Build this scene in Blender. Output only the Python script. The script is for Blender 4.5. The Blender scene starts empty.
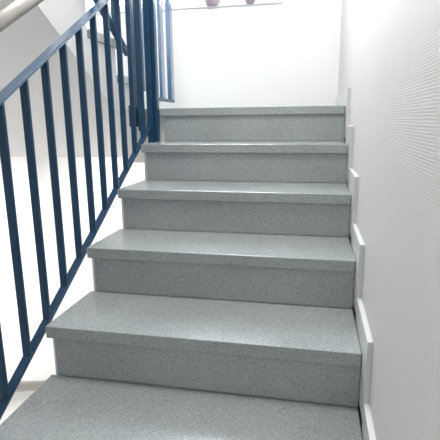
import bpy, bmesh, math
from mathutils import Vector, Matrix

C = bpy.context.scene.collection
W, G, R_, T, INS, N = 0.9432, 0.2922, 0.17, 0.04, 0.021, 0.010
XW = 0.0143            # right wall plane
SL = R_ / G            # pitch
YB = 2.62              # back wall
XL = -2.45             # left wall
LZ = 5 * R_            # landing level
SLAB = 0.56            # underside of landing
YE = 5 * G             # landing edge


# ---------------------------------------------------------------- materials
def mat(name, col, rough=0.5, metal=0.0, spec=0.5, coat=0.0):
    m = bpy.data.materials.new(name); m.use_nodes = True
    b = m.node_tree.nodes['Principled BSDF']
    b.inputs['Base Color'].default_value = (*col, 1)
    b.inputs['Roughness'].default_value = rough
    b.inputs['Metallic'].default_value = metal
    b.inputs['Specular IOR Level'].default_value = spec
    b.inputs['Coat Weight'].default_value = coat
    return m, m.node_tree, b


def world_pos(nt):
    g = nt.nodes.new('ShaderNodeNewGeometry'); return g.outputs['Position']


def terrazzo(name, base, rough):
    m, nt, b = mat(name, base, rough)
    N_, L = nt.nodes, nt.links
    pos = world_pos(nt)

    def ramp(src, a, c0, z, c1):
        r = N_.new('ShaderNodeValToRGB'); e = r.color_ramp.elements
        e[0].position = a; e[0].color = (*c0, 1); e[1].position = z; e[1].color = (*c1, 1)
        L.new(src, r.inputs[0]); return r.outputs[0]

    def mul(a, c, f=1.0):
        x = N_.new('ShaderNodeMix'); x.data_type = 'RGBA'; x.blend_type = 'MULTIPLY'
        x.inputs[0].default_value = f
        L.new(a, x.inputs[6]); L.new(c, x.inputs[7]); return x.outputs[2]
    n0 = N_.new('ShaderNodeTexNoise'); n0.inputs['Scale'].default_value = 3.5; n0.inputs['Detail'].default_value = 3
    L.new(pos, n0.inputs['Vector'])
    c = ramp(n0.outputs['Fac'], .3, tuple(v * .93 for v in base), .7, tuple(v * 1.06 for v in base))
    # fine grit
    v1 = N_.new('ShaderNodeTexVoronoi'); v1.inputs['Scale'].default_value = 260
    L.new(pos, v1.inputs['Vector'])
    c = mul(c, ramp(v1.outputs['Color'], 0, (.82,) * 3, 1, (1.14,) * 3))
    # chips: a few dark, many faint
    for sc, th, dk in ((130, .22, .76), (60, .12, .64), (170, .24, .86), (90, .2, 1.18)):
        v = N_.new('ShaderNodeTexVoronoi'); v.inputs['Scale'].default_value = sc
        L.new(pos, v.inputs['Vector'])
        sep = N_.new('ShaderNodeSeparateColor'); L.new(v.outputs['Color'], sep.inputs[0])
        # only some cells get a chip: random cell value lowers the threshold
        md = N_.new('ShaderNodeMath'); md.operation = 'GREATER_THAN'; md.inputs[1].default_value = .72
        L.new(sep.outputs[0], md.inputs[0])
        lt = N_.new('ShaderNodeMath'); lt.operation = 'LESS_THAN'; lt.inputs[1].default_value = th * 1.4
        L.new(v.outputs['Distance'], lt.inputs[0])
        an = N_.new('ShaderNodeMath'); an.operation = 'MULTIPLY'
        L.new(md.outputs[0], an.inputs[0]); L.new(lt.outputs[0], an.inputs[1])
        c = mul(c, ramp(an.outputs[0], 0, (1, 1, 1), 1, (dk, dk, dk * 1.02)))
    L.new(c, b.inputs['Base Color'])
    # slightly uneven polish
    rr = N_.new('ShaderNodeMapRange'); rr.inputs[3].default_value = rough - .05; rr.inputs[4].default_value = rough + .08
    n2 = N_.new('ShaderNodeTexNoise'); n2.inputs['Scale'].default_value = 9; L.new(pos, n2.inputs['Vector'])
    L.new(n2.outputs['Fac'], rr.inputs[0]); L.new(rr.outputs[0], b.inputs['Roughness'])
    return m


def plaster(name, col, scale=90, strength=.08):
    m, nt, b = mat(name, col, .75, spec=.25)
    n = nt.nodes.new('ShaderNodeTexNoise'); n.inputs['Scale'].default_value = scale; n.inputs['Detail'].default_value = 4
    nt.links.new(world_pos(nt), n.inputs['Vector'])
    bp = nt.nodes.new('ShaderNodeBump'); bp.inputs['Strength'].default_value = strength; bp.inputs['Distance'].default_value = .002
    nt.links.new(n.outputs['Fac'], bp.inputs['Height']); nt.links.new(bp.outputs[0], b.inputs['Normal'])
    return m


def ribbed(name, col):
    """wall covering with fine wavy horizontal ribs"""
    m, nt, b = mat(name, col, .6, spec=.3)
    N_, L = nt.nodes, nt.links
    pos = world_pos(nt)
    mp = N_.new('ShaderNodeMapping'); mp.inputs['Scale'].default_value = (1, .12, 1)
    L.new(pos, mp.inputs[0])
    w = N_.new('ShaderNodeTexWave'); w.wave_type = 'BANDS'; w.bands_direction = 'Z'; w.wave_profile = 'SIN'
    w.inputs['Scale'].default_value = 60; w.inputs['Distortion'].default_value = 2.5
    w.inputs['Detail'].default_value = 2; w.inputs['Detail Scale'].default_value = 4
    L.new(mp.outputs[0], w.inputs[0])
    n = N_.new('ShaderNodeTexNoise'); n.inputs['Scale'].default_value = 160; L.new(pos, n.inputs['Vector'])
    ad = N_.new('ShaderNodeMath'); ad.operation = 'MULTIPLY_ADD'; ad.inputs[1].default_value = .6
    L.new(n.outputs['Fac'], ad.inputs[0]); L.new(w.outputs['Fac'], ad.inputs[2])
    bp = N_.new('ShaderNodeBump'); bp.inputs['Strength'].default_value = .24; bp.inputs['Distance'].default_value = .0012
    L.new(ad.outputs[0], bp.inputs['Height']); L.new(bp.outputs[0], b.inputs['Normal'])
    return m


def paint(name, col, rough=.3):
    m, nt, b = mat(name, col, rough, spec=.42, coat=.12)
    b.inputs['Coat Roughness'].default_value = .15
    n = nt.nodes.new('ShaderNodeTexNoise'); n.inputs['Scale'].default_value = 220
    nt.links.new(world_pos(nt), n.inputs['Vector'])
    bp = nt.nodes.new('ShaderNodeBump'); bp.inputs['Strength'].default_value = .06; bp.inputs['Distance'].default_value = .001
    nt.links.new(n.outputs['Fac'], bp.inputs['Height']); nt.links.new(bp.outputs[0], b.inputs['Normal'])
    return m


def noisy(name, c0, c1, scale, rough, metal=0.0):
    m, nt, b = mat(name, c0, rough, metal)
    n = nt.nodes.new('ShaderNodeTexNoise'); n.inputs['Scale'].default_value = scale
    nt.links.new(world_pos(nt), n.inputs['Vector'])
    r = nt.nodes.new('ShaderNodeValToRGB'); r.color_ramp.elements[0].color = (*c0, 1); r.color_ramp.elements[1].color = (*c1, 1)
    nt.links.new(n.outputs['Fac'], r.inputs[0]); nt.links.new(r.outputs[0], b.inputs['Base Color'])
    return m


M_STONE = terrazzo('speckled_stone', (.352, .38, .38), .17)
M_SKIRT = noisy('pale_stone', (.62, .635, .61), (.68, .69, .67), 150, .35)
M_WALL = plaster('white_plaster', (.86, .86, .85))
M_RIB = ribbed('ribbed_wall_covering', (.70, .672, .662))
M_BLUE = paint('blue_gloss_paint', (.009, .054, .118))
M_BLUE_LIT = paint('blue_paint_lit_sheen', (.035, .125, .26), .25)  # same blue, lit sheen of top rail, flat bar and guard bars painted in
_b = M_BLUE_LIT.node_tree.nodes['Principled BSDF']
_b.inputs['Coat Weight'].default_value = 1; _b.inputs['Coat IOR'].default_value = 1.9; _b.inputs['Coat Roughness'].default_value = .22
M_STEEL = noisy('brushed_steel', (.47, .45, .42), (.56, .535, .50), 40, .3, .9)
M_WHITE = mat('white_window_frame', (.85, .86, .86), .35)[0]
M_SILL = noisy('pale_sill', (.80, .80, .79), (.84, .84, .83), 30, .4)
M_POT = noisy('mauve_ceramic', (.42, .33, .40), (.5, .4, .48), 20, .35)
M_LEAF = noisy('green_leaf', (.10, .22, .07), (.2, .36, .12), 30, .5)
M_SOIL = noisy('potting_soil', (.04, .03, .02), (.08, .06, .04), 60, .9)
M_DARK = mat('dark_steel_bolt', (.02, .04, .07), .4, .6)[0]
def glass(name):
    m = bpy.data.materials.new(name); m.use_nodes = True; nt = m.node_tree
    nt.nodes.clear()
    o = nt.nodes.new('ShaderNodeOutputMaterial'); mx = nt.nodes.new('ShaderNodeMixShader')
    t = nt.nodes.new('ShaderNodeBsdfTransparent'); t.inputs[0].default_value = (.97, .98, .98, 1)
    g = nt.nodes.new('ShaderNodeBsdfGlossy'); g.inputs['Roughness'].default_value = .0
    f = nt.nodes.new('ShaderNodeFresnel'); f.inputs[0].default_value = 1.3
    nt.links.new(f.outputs[0], mx.inputs[0]); nt.links.new(t.outputs[0], mx.inputs[1]); nt.links.new(g.outputs[0], mx.inputs[2])
    nt.links.new(mx.outputs[0], o.inputs[0]); return m


M_GLASS = glass('window_glass')



# ---------------------------------------------------------------- mesh helpers
def add_box(bm, x0, x1, y0, y1, z0, z1, bev=0.0):
    b2 = bmesh.new()
    vs = [b2.verts.new((x, y, z)) for x in (x0, x1) for y in (y0, y1) for z in (z0, z1)]
    for f in ((0, 1, 3, 2), (4, 6, 7, 5), (0, 4, 5, 1), (2, 3, 7, 6), (0, 2, 6, 4), (1, 5, 7, 3)):
        b2.faces.new([vs[i] for i in f])
    if bev:
        bmesh.ops.bevel(b2, geom=b2.edges[:], offset=bev, segments=2, affect='EDGES', profile=.6)
    merge(bm, b2)


def merge(bm, b2):
    bmesh.ops.recalc_face_normals(b2, faces=b2.faces[:])
    me = bpy.data.meshes.new('tmp'); b2.to_mesh(me); b2.free(); bm.from_mesh(me); bpy.data.meshes.remove(me)


def add_prism(bm, prof, x0, x1, bev=0.0):
    """profile in (y, z), extruded along x"""
    b2 = bmesh.new()
    a = [b2.verts.new((x0, y, z)) for y, z in prof]
    c = [b2.verts.new((x1, y, z)) for y, z in prof]
    n = len(prof)
    b2.faces.new(a); b2.faces.new(c[::-1])
    for i in range(n):
        b2.faces.new((a[i], c[i], c[(i + 1) % n], a[(i + 1) % n]))
    if bev:
        bmesh.ops.bevel(b2, geom=b2.edges[:], offset=bev, segments=2, affect='EDGES', profile=.6)
    merge(bm, b2)


def add_bar(bm, p, q, wx, hz, bev=.002):
    """bar along p->q in the yz plane; wx wide in x, hz deep across, ends cut vertical"""
    (x, y0, z0), (_, y1, z1) = p, q
    L = math.hypot(y1 - y0, z1 - z0); h = hz / 2 * L / abs(y1 - y0)
    add_prism(bm, [(y0, z0 - h), (y1, z1 - h), (y1, z1 + h), (y0, z0 + h)], x - wx / 2, x + wx / 2, bev)


def add_tube(bm, pts, r, seg=24):
    b2 = bmesh.new(); rings = []
    pts = [Vector(p) for p in pts]
    for i, p in enumerate(pts):
        d = (pts[min(i + 1, len(pts) - 1)] - pts[max(i - 1, 0)]).normalized()
        ref = Vector((1, 0, 0)) if abs(d.x) < .9 else Vector((0, 0, 1))
        u = d.cross(ref).normalized(); v = d.cross(u)
        rings.append([b2.verts.new(p + r * (math.cos(t) * u + math.sin(t) * v))
                      for t in (2 * math.pi * k / seg for k in range(seg))])
    for a, c in zip(rings, rings[1:]):
        for k in range(seg):
            f = b2.faces.new((a[k], a[(k + 1) % seg], c[(k + 1) % seg], c[k])); f.smooth = True
    b2.faces.new(rings[0]); b2.faces.new(rings[-1][::-1])
    merge(bm, b2)


def add_lathe(bm, prof, cx, cy, z0, seg=32):
    b2 = bmesh.new(); rings = []
    for r, z in prof:
        rings.append([b2.verts.new((cx + r * math.cos(2 * math.pi * k / seg), cy + r * math.sin(2 * math.pi * k / seg), z0 + z)) for k in range(seg)])
    for a, c in zip(rings, rings[1:]):
        for k in range(seg):
            f = b2.faces.new((a[k], a[(k + 1) % seg], c[(k + 1) % seg], c[k])); f.smooth = True
    b2.faces.new(rings[0]); b2.faces.new(rings[-1])
    merge(bm, b2)


def obj(name, bm, m, parent=None):
    me = bpy.data.meshes.new(name); bm.to_mesh(me); bm.free()
    me.materials.append(m)
    o = bpy.data.objects.new(name, me); C.objects.link(o)
    if parent: o.parent = parent
    return o


def box(name, x0, x1, y0, y1, z0, z1, m, parent=None, bev=0.0):
    bm = bmesh.new(); add_box(bm, x0, x1, y0, y1, z0, z1, bev); return obj(name, bm, m, parent)


def struct(o, label=None):
    o['kind'] = 'structure'
    if label: o['label'] = label
    return o


def thing(name, label, cat, loc=(0, 0, 0), group=None):
    o = bpy.data.objects.new(name, None); C.objects.link(o); o.location = loc
    o['label'] = label; o['category'] = cat
    if group: o['group'] = group
    return o


def local(o, root):
    """mesh was built in world coordinates; move its data under the root's origin"""
    o.data.transform(Matrix.Translation(-root.location)); return o


# ---------------------------------------------------------------- room shell
ZT, ZF, YF = 4.3, -2.2, -2.6
LW = 0.15
struct(box('wall_right', XW, XW + LW, YF, YB + LW, ZF, ZT, M_RIB), 'pale wall covered in fine horizontal ribs')
struct(box('wall_left', XL - LW, XL, YF, YB + LW, ZF, ZT, M_WALL), 'white plaster wall beyond the stairwell')
# back wall with two window openings
wx0, wx1, wz0, wz1 = -1.95, -0.42, 1.60, 2.95
lx0, lx1, lz0, lz1 = -2.1, -0.5, -1.35, -0.15
bm = bmesh.new()
add_box(bm, XL, wx0, YB, YB + LW, ZF, ZT)
add_box(bm, wx1, XW, YB, YB + LW, ZF, ZT)
add_box(bm, wx0, wx1, YB, YB + LW, wz1, ZT)
add_box(bm, wx0, wx1, YB, YB + LW, ZF, wz0)
struct(obj('wall_back', bm, M_WALL), 'bright white wall behind the landing')
struct(box('floor', XL, XW, YF, YB, ZF - .15, ZF, M_SILL), 'lower floor of the stairwell')
struct(box('wall_front', XL, XW, YF - LW, YF, ZF, ZT, M_WALL), 'white wall behind the viewer')
struct(box('ceiling', XL, XW, YF, YB, ZT, ZT + .15, M_WALL), 'white ceiling')
# window above the landing
win = struct(thing('window_1', 'bright window in the white wall above the landing', 'window', ((wx0 + wx1) / 2, YB, wz0)))
del win['category']
bm = bmesh.new()
fy0, fy1, fw = YB + .05, YB + .11, .055
add_box(bm, wx0, wx1, fy0, fy1, wz0, wz0 + fw, .004); add_box(bm, wx0, wx1, fy0, fy1, wz1 - fw, wz1, .004)
add_box(bm, wx0, wx0 + fw, fy0, fy1, wz0 + fw, wz1 - fw, .004); add_box(bm, wx1 - fw, wx1, fy0, fy1, wz0 + fw, wz1 - fw, .004)
xm = (wx0 + wx1) / 2
add_box(bm, xm - .03, xm + .03, fy0, fy1, wz0 + fw, wz1 - fw, .004)
local(obj('window_frame', bm, M_WHITE, win), win)
for a, b in ((wx0 + fw, xm - .03), (xm + .03, wx1 - fw)):
    local(box('pane', a, b, YB + .078, YB + .084, wz0 + fw, wz1 - fw, M_GLASS, win), win)
local(box('window_sill', wx0 - .03, wx1 + .03, YB - .013, YB + .049, wz0 - .009, wz0 - .001, M_SILL, win, .003), win)

# landing slab with its stone paving and white painted edge
bm = bmesh.new()
add_prism(bm, [(YE + .035, SLAB), (YB, SLAB), (YB, LZ - T - .001), (YE + .035, LZ - T - .001)], -1.15, XW)
add_prism(bm, [(1.849, SLAB), (YB, SLAB), (YB, LZ - T - .001), (1.849, LZ - T - .001)], XL, -1.1501)
add_box(bm, -1.15, -W - .002, YE + .035, YE + .058, LZ - T - .001, LZ)
struct(obj('landing', bm, M_WALL), 'white plastered landing slab edge')
bm = bmesh.new()
add_box(bm, -W, -.001, YE + G + N + .002, YB - .001, LZ - T, LZ, .002)
add_box(bm, -1.149, -W - .002, YE + .060, YB - .001, LZ - T, LZ, .002)
add_box(bm, XL + .002, -1.151, 1.74, YB - .001, LZ - T, LZ, .002)
struct(obj('landing_paving', bm, M_STONE), 'grey speckled stone paving of the landing')

# body of the near flight
prof = []
for k in range(0, 6):
    y = k * G + N + .021
    prof.append((y, (k - 1) * R_ - T - .002 if k else -.68))
    prof.append((y, k * R_ - T - .001 if k < 5 else SLAB))
prof[-1] = (YE + .034, 4 * R_ - T - .001)
prof[-2] = (YE + .034, 4 * R_ - T - .0012)
prof = prof[:-1] + [(YE + .034, SLAB), (-.02 + N + .25, -.68)]
bm = bmesh.new(); add_prism(bm, prof, -W + .0015, -.002)
struct(obj('stair_flight', bm, M_WALL), 'white plastered body under the grey steps')
struct(box('floor_entry', -W, XW, YF, N + .02, -.8, -.68, M_STONE), 'stone floor at the foot of the steps')

# ---------------------------------------------------------------- steps
names = ['lowest grey speckled stone step in view, cut by the bottom edge of the photo',
         'grey speckled stone step, second from the bottom',
         'grey speckled stone step, third from the bottom',
         'grey speckled stone step, third from the top',
         'grey speckled stone step just below the topmost step',
         'topmost grey speckled stone step at the edge of the landing']
GS = 'grey stone steps of the flight'
step = thing('stair_step', names[0], 'step', (0, 0, 0), GS)
bm = bmesh.new(); add_box(bm, -W, -.001, 0, G + N, -T, 0, .0035); tread = obj('tread', bm, M_STONE, step)
bm = bmesh.new(); add_box(bm, -W + INS, -.001, N, N + .02, -R_ + .0012, -T - .0006, .001); riser = obj('riser', bm, M_STONE, step)


def copy_step(loc, label, group):
    r = step.copy(); C.objects.link(r); r.location = loc; r['label'] = label; r['group'] = group
    for ch in (tread, riser):
        c = ch.copy(); C.objects.link(c); c.parent = r
    return r


for k in range(1, 6):
    copy_step((0, k * G, k * R_), names[k], GS)

# stepped skirting along the right wall
H, PR = .0767, .0806
GK = 'stone skirting pieces along the right wall'
base = ['lowest pale stone skirting piece on the right wall', 'pale skirting piece beside the second step from the bottom',
        'pale skirting piece beside the third step from the bottom', 'pale skirting piece beside the third step from the top',
        'pale skirting piece beside the second step from the top', 'long pale skirting piece along the landing']
for k in range(0, 6):
    y0 = k * G - PR; y1 = (k + 1) * G - PR - .0015
    z1 = k * R_ + H; z0 = (k - 1) * R_ + .02
    if k == 5:
        y1 = YB - .014
    o = box('trim_%d' % (k + 1), 0.0004, XW + .0002, y0, y1, z0, z1, M_SKIRT, bev=.0015)
    struct(o, base[k]); o['group'] = GK

# ---------------------------------------------------------------- near railing
rail = thing('stair_railing', 'blue painted steel railing with upright bars beside the near steps', 'railing', (-1.0, 0, 0))
XR, Y0, S, ZTOP, ZBOT = -1.0, .2709, .1205, .8418, .0769
YA, YZ = -.30, 1.46
lo = lambda o: local(o, rail)
top = lambda y: ZTOP + SL * (y - Y0)
bot = lambda y: ZBOT + SL * (y - Y0)
bm = bmesh.new(); add_bar(bm, (XR, YA, top(YA) + .008), (XR, YZ, top(YZ) + .006), .036, .010); o = lo(obj('top_rail', bm, M_BLUE_LIT, rail)); o['label'] = 'blue top rail, colour lightened to carry its sheen'
bm = bmesh.new(); add_bar(bm, (XR, YA, bot(YA) - .006), (XR, YZ + .015, bot(YZ + .015) - .006), .028, .012); lo(obj('bottom_rail', bm, M_BLUE, rail))
first = None
for i in range(-4, 10):
    y = Y0 + i * S
    if first is None:
        bm = bmesh.new(); add_box(bm, XR - .012, XR + .012, y - .006, y + .006, bot(y) - .004, top(y) + .004, .0012)
        first = lo(obj('baluster', bm, M_BLUE, rail)); fi = i
    else:
        o = first.copy(); C.objects.link(o); o.parent = rail; o.location = (0, (i - fi) * S, (i - fi) * S * SL)
bm = bmesh.new()
add_box(bm, -1.004, -.973, 1.435, 1.480, .67, 1.95, .003)
add_box(bm, -.972, -.950, 1.446, 1.482, .675, 1.95, .003)
lo(obj('post', bm, M_BLUE, rail))
for z in (.955, 1.20):
    bm = bmesh.new(); add_lathe(bm, [(.001, 0), (.008, 0), (.008, .005), (.005, .008), (.001, .008)], 0, 0, 0, 16)
    o = obj('bolt', bm, M_DARK, rail); o.data.transform(Matrix.Translation((-.986, 1.434, z)) @ Matrix.Rotation(math.pi / 2, 4, 'X')); lo(o)
# stainless handrail above the blue rail
hz = lambda y: 1.044 + SL * (y - .243)
XH = -.95
bm = bmesh.new(); add_tube(bm, [(XH, YA, hz(YA)), (XH, 1.50, hz(1.50))], .0215, 32)
hand = lo(obj('handrail', bm, M_STEEL, rail)); hand['label'] = 'round brushed steel handrail'
for y in (-.15, .98, 1.40):
    bm = bmesh.new(); add_tube(bm, [(XR, y, top(y) + .03), (XR, y, hz(y) - .07), (XR + .012, y, hz(y) - .045), (XH, y, hz(y) - .02)], .007, 12)
    o = obj('bracket', bm, M_STEEL, hand); local(o, rail)

# ---------------------------------------------------------------- far flight (climbs back towards the viewer)
XS = -1.15
yn = lambda j: 1.44 - (j - 7) * G          # nosing of level j
soff = lambda y: .875 - SL * (y - 1.311)
prof = [(1.852, SLAB), (yn(6) - .03, SLAB + .001)]
prof = [(1.80, SLAB + .002), (1.80, LZ - T - .003), (yn(6) - N - .022, LZ - T - .003)]
for j in range(6, 17):
    y = yn(j) - N - .022
    prof.append((y, j * R_ - T - .001)); prof.append((yn(j + 1) - N - .022, j * R_ - T - .001))
ye = prof[-1][0]
prof.append((ye, soff(ye)))
prof.append((1.848, SLAB + .002))
prof[0] = (1.848, LZ - T - .003); prof.pop(1)
bm = bmesh.new(); add_prism(bm, prof, XL + .001, XS)
struct(obj('upper_stair_flight', bm, M_WALL), 'white underside and side of the flight climbing on the left')
far_parts = []
for j in range(6, 11):
    lab = {6: 'lowest step of the far flight, grey edge behind the railing bars', 7: 'second step of the far flight, grey edge behind the railing',
           8: 'third step of the far flight behind the top rail'}.get(j, 'step of the far flight, number %d up, above the photo' % (j - 5))
    if j > 8: continue
    r = thing('stair_step', lab, 'step', (XS, yn(j), j * R_), 'steps of the far flight')
    bm = bmesh.new(); add_box(bm, -1.25, .008, -G - N, 0, -T, 0, .0035); obj('tread', bm, M_STONE, r)
    bm = bmesh.new(); add_box(bm, .0082, .0125, -G - N + .004, -.001, -T + .001, -.001, .001); obj('lit_tread_end', bm, M_SKIRT, r)  # same stone as the tread; paler strip paints in light on its side
    bm = bmesh.new(); add_box(bm, -1.25, -.012, -N - .02, -N, -R_ + .0012, -T - .0006, .001); obj('riser', bm, M_STONE, r)

# far railing
fr = thing('stair_railing', 'far blue railing of the flight climbing left, behind the near railing', 'railing', (-1.11, 1.6, LZ))
lf = lambda o: local(o, fr)
XF = -1.125
fb = lambda y: 1.119 - SL * (y - 1.53)
YP = 1.50
bm = bmesh.new(); add_bar(bm, (XF, .2, fb(.2)), (XF, YP, fb(YP)), .024, .030); lf(obj('bottom_rail', bm, M_BLUE, fr))
bm = bmesh.new(); add_bar(bm, (XF, .2, fb(.2) + .78), (XF, YP, fb(YP) + .78), .022, .032); lf(obj('top_rail', bm, M_BLUE, fr))
f0 = None
for i in range(1, 11):
    y = YP - i * S - .02
    if f0 is None:
        bm = bmesh.new(); add_box(bm, XF - .011, XF + .011, y - .006, y + .006, fb(y) - .004, fb(y) + .78, .0012); f0 = lf(obj('baluster', bm, M_BLUE, fr))
    else:
        o = f0.copy(); C.objects.link(o); o.parent = fr; o.location = (0, -(i - 1) * S, (i - 1) * S * SL)
lf(box('post', -1.100, -1.068, 1.448, 1.478, .76, 2.1, M_BLUE, fr, .003))
lf(box('post', -1.060, -1.030, 1.448, 1.478, .733, 2.1, M_BLUE, fr, .003))
lf(box('mounting_plate', -1.123, -1.061, 1.479, 1.495, .755, .868, M_BLUE, fr, .003))
lf(box('flat_bar', XF + .030, XF + .038, 1.64, 1.74, .95, 2.1, M_BLUE_LIT, fr, .002))
# level section over the landing
XG = -1.10
lf(box('guard_bottom_rail', XG - .012, XG + .012, 1.80, 2.215, .905, .925, M_BLUE, fr, .002))
lf(box('guard_top_rail', XG - .012, XG + .012, 1.56, 2.215, 1.90, 1.93, M_BLUE, fr, .002))
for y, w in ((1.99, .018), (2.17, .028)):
    lf(box('guard_bar', XG - w / 2, XG + w / 2, y - .025, y + .035, .926, 1.9, M_BLUE_LIT, fr, .002))

# handrail of the flight below, on the left wall
lh = thing('wall_handrail', 'pale round metal handrail seen low through the railing gap at left', 'handrail', (XL, 2.0, -1.33))
zl = lambda y: -1.33 - .60 * (y - 2.02)
bm = bmesh.new(); add_tube(bm, [(XL + .09, .6, zl(.6) + .04), (XL + .09, 2.45, zl(2.45) + .04)], .041, 24); local(obj('rail_tube', bm, M_STEEL, lh), lh)
for y in (.9, 2.35):
    bm = bmesh.new(); add_tube(bm, [(XL + .001, y, zl(y) - .05), (XL + .06, y, zl(y) - .05), (XL + .09, y, zl(y) + .01)], .009, 12)
    local(obj('bracket', bm, M_STEEL, lh), lh)

# pots on the sill
def pot(x, r, label):
    t = thing('flower_pot', label, 'flower pot', (x, YB - .002, wz0 - .001), 'mauve pots on the window sill')
    bm = bmesh.new(); add_lathe(bm, [(.001, 0), (r * .62, 0), (r * .82, .02), (r, .06), (r * 1.02, .10), (r * .92, .10), (r * .88, .085), (.001, .085)], 0, 0, 0)
    obj('pot', bm, M_POT, t)
    bm = bmesh.new(); add_lathe(bm, [(.001, .086), (r * .86, .086), (r * .8, .091), (.001, .093)], 0, 0, 0); obj('soil', bm, M_SOIL, t)
    bm = bmesh.new()
    for k in range(9):
        a = k * 2.4; l = .10 + .03 * (k % 3); d = Vector((math.cos(a), math.sin(a) * .4, 0)); s = Vector((-d.y, d.x, 0)).normalized() * .012
        base = Vector((0, 0, .09)); prev = None
        for q in range(5):
            f = q / 4; c = base + d * (f * .5 * l) + Vector((0, 0, l * (f - .25 * f * f))); wv = s * math.sin(math.pi * (.12 + .86 * f))
            cur = (bm.verts.new(c - wv), bm.verts.new(c + Vector((0, 0, .003))), bm.verts.new(c + wv))
            if prev:
                bm.faces.new((prev[0], prev[1], cur[1], cur[0])); bm.faces.new((prev[1], prev[2], cur[2], cur[1]))
            prev = cur
    o = obj('leaves', bm, M_LEAF, t); so = o.modifiers.new('s', 'SOLIDIFY'); so.thickness = .0015
pot(-.905, .058, 'mauve flower pot on the window sill, the larger and left one')
pot(-.625, .042, 'small mauve flower pot on the window sill, right one at the top edge')

# ---------------------------------------------------------------- light
w = bpy.data.worlds.new('World'); bpy.context.scene.world = w; w.use_nodes = True
bg = w.node_tree.nodes['Background']; bg.inputs[0].default_value = (.93, .97, 1, 1); bg.inputs[1].default_value = 5


def area(name, loc, target, sx, sy, power, col=(1, 1, 1)):
    l = bpy.data.lights.new(name, 'AREA'); l.shape = 'RECTANGLE'; l.size = sx; l.size_y = sy; l.energy = power; l.color = col
    o = bpy.data.objects.new(name, l); C.objects.link(o); o.location = loc
    o.rotation_euler = (Vector(target) - Vector(loc)).to_track_quat('-Z', 'Y').to_euler(); return o


area('stair_fill_light', (-.6, .45, 3.2), (-.5, 2.5, .9), .9, .5, 30, (1, .99, .97))  # added fill, no visible fixture; brightens back wall and upper risers
area('landing_fill_light', (-1.0, 1.75, 3.9), (-.9, 2.1, 0), 1.2, .7, 2)  # weak added fill from above the landing, source unseen
area('window_daylight', (-1.18, YB + .35, 2.4), (-.9, 0, .5), 1.4, 1.3, 60, (.87, .93, 1))
area('lower_fill_light', (-1.0, 2.1, .54), (-1.0, 2.5, -1.5), 1.2, .5, 42)  # added fill under the slab; brightens lower wall and bounces to soffit
area('rear_fill_light', (-.7, -2.4, 1.7), (-.6, 1.5, .6), 1.2, 1.0, 7, (1, .99, .98))  # added fill behind the camera, lifts the riser faces

# ---------------------------------------------------------------- camera
cam = bpy.data.cameras.new('Camera'); co = bpy.data.objects.new('Camera', cam); C.objects.link(co)
bpy.context.scene.camera = co
yaw, pit, rol, f = .2018, .2182, -.0103, 453.5571
fw = Vector((-math.sin(yaw) * math.cos(pit), math.cos(yaw) * math.cos(pit), -math.sin(pit)))
rt = Vector((math.cos(yaw), math.sin(yaw), 0)); up = rt.cross(fw)
r2 = rt * math.cos(rol) + up * math.sin(rol); u2 = -rt * math.sin(rol) + up * math.cos(rol)
mw = Matrix((r2, u2, -fw)).transposed().to_4x4(); mw.translation = Vector((-.1482, -.8733, .7898))
co.matrix_world = mw
cam.sensor_width = 36; cam.lens = 36 * f / 440; cam.clip_start = .01
vs = bpy.context.scene.view_settings
vs.view_transform = 'Standard'; vs.look = 'None'; vs.gamma = 1; vs.use_curve_mapping = False; vs.exposure = 0.7
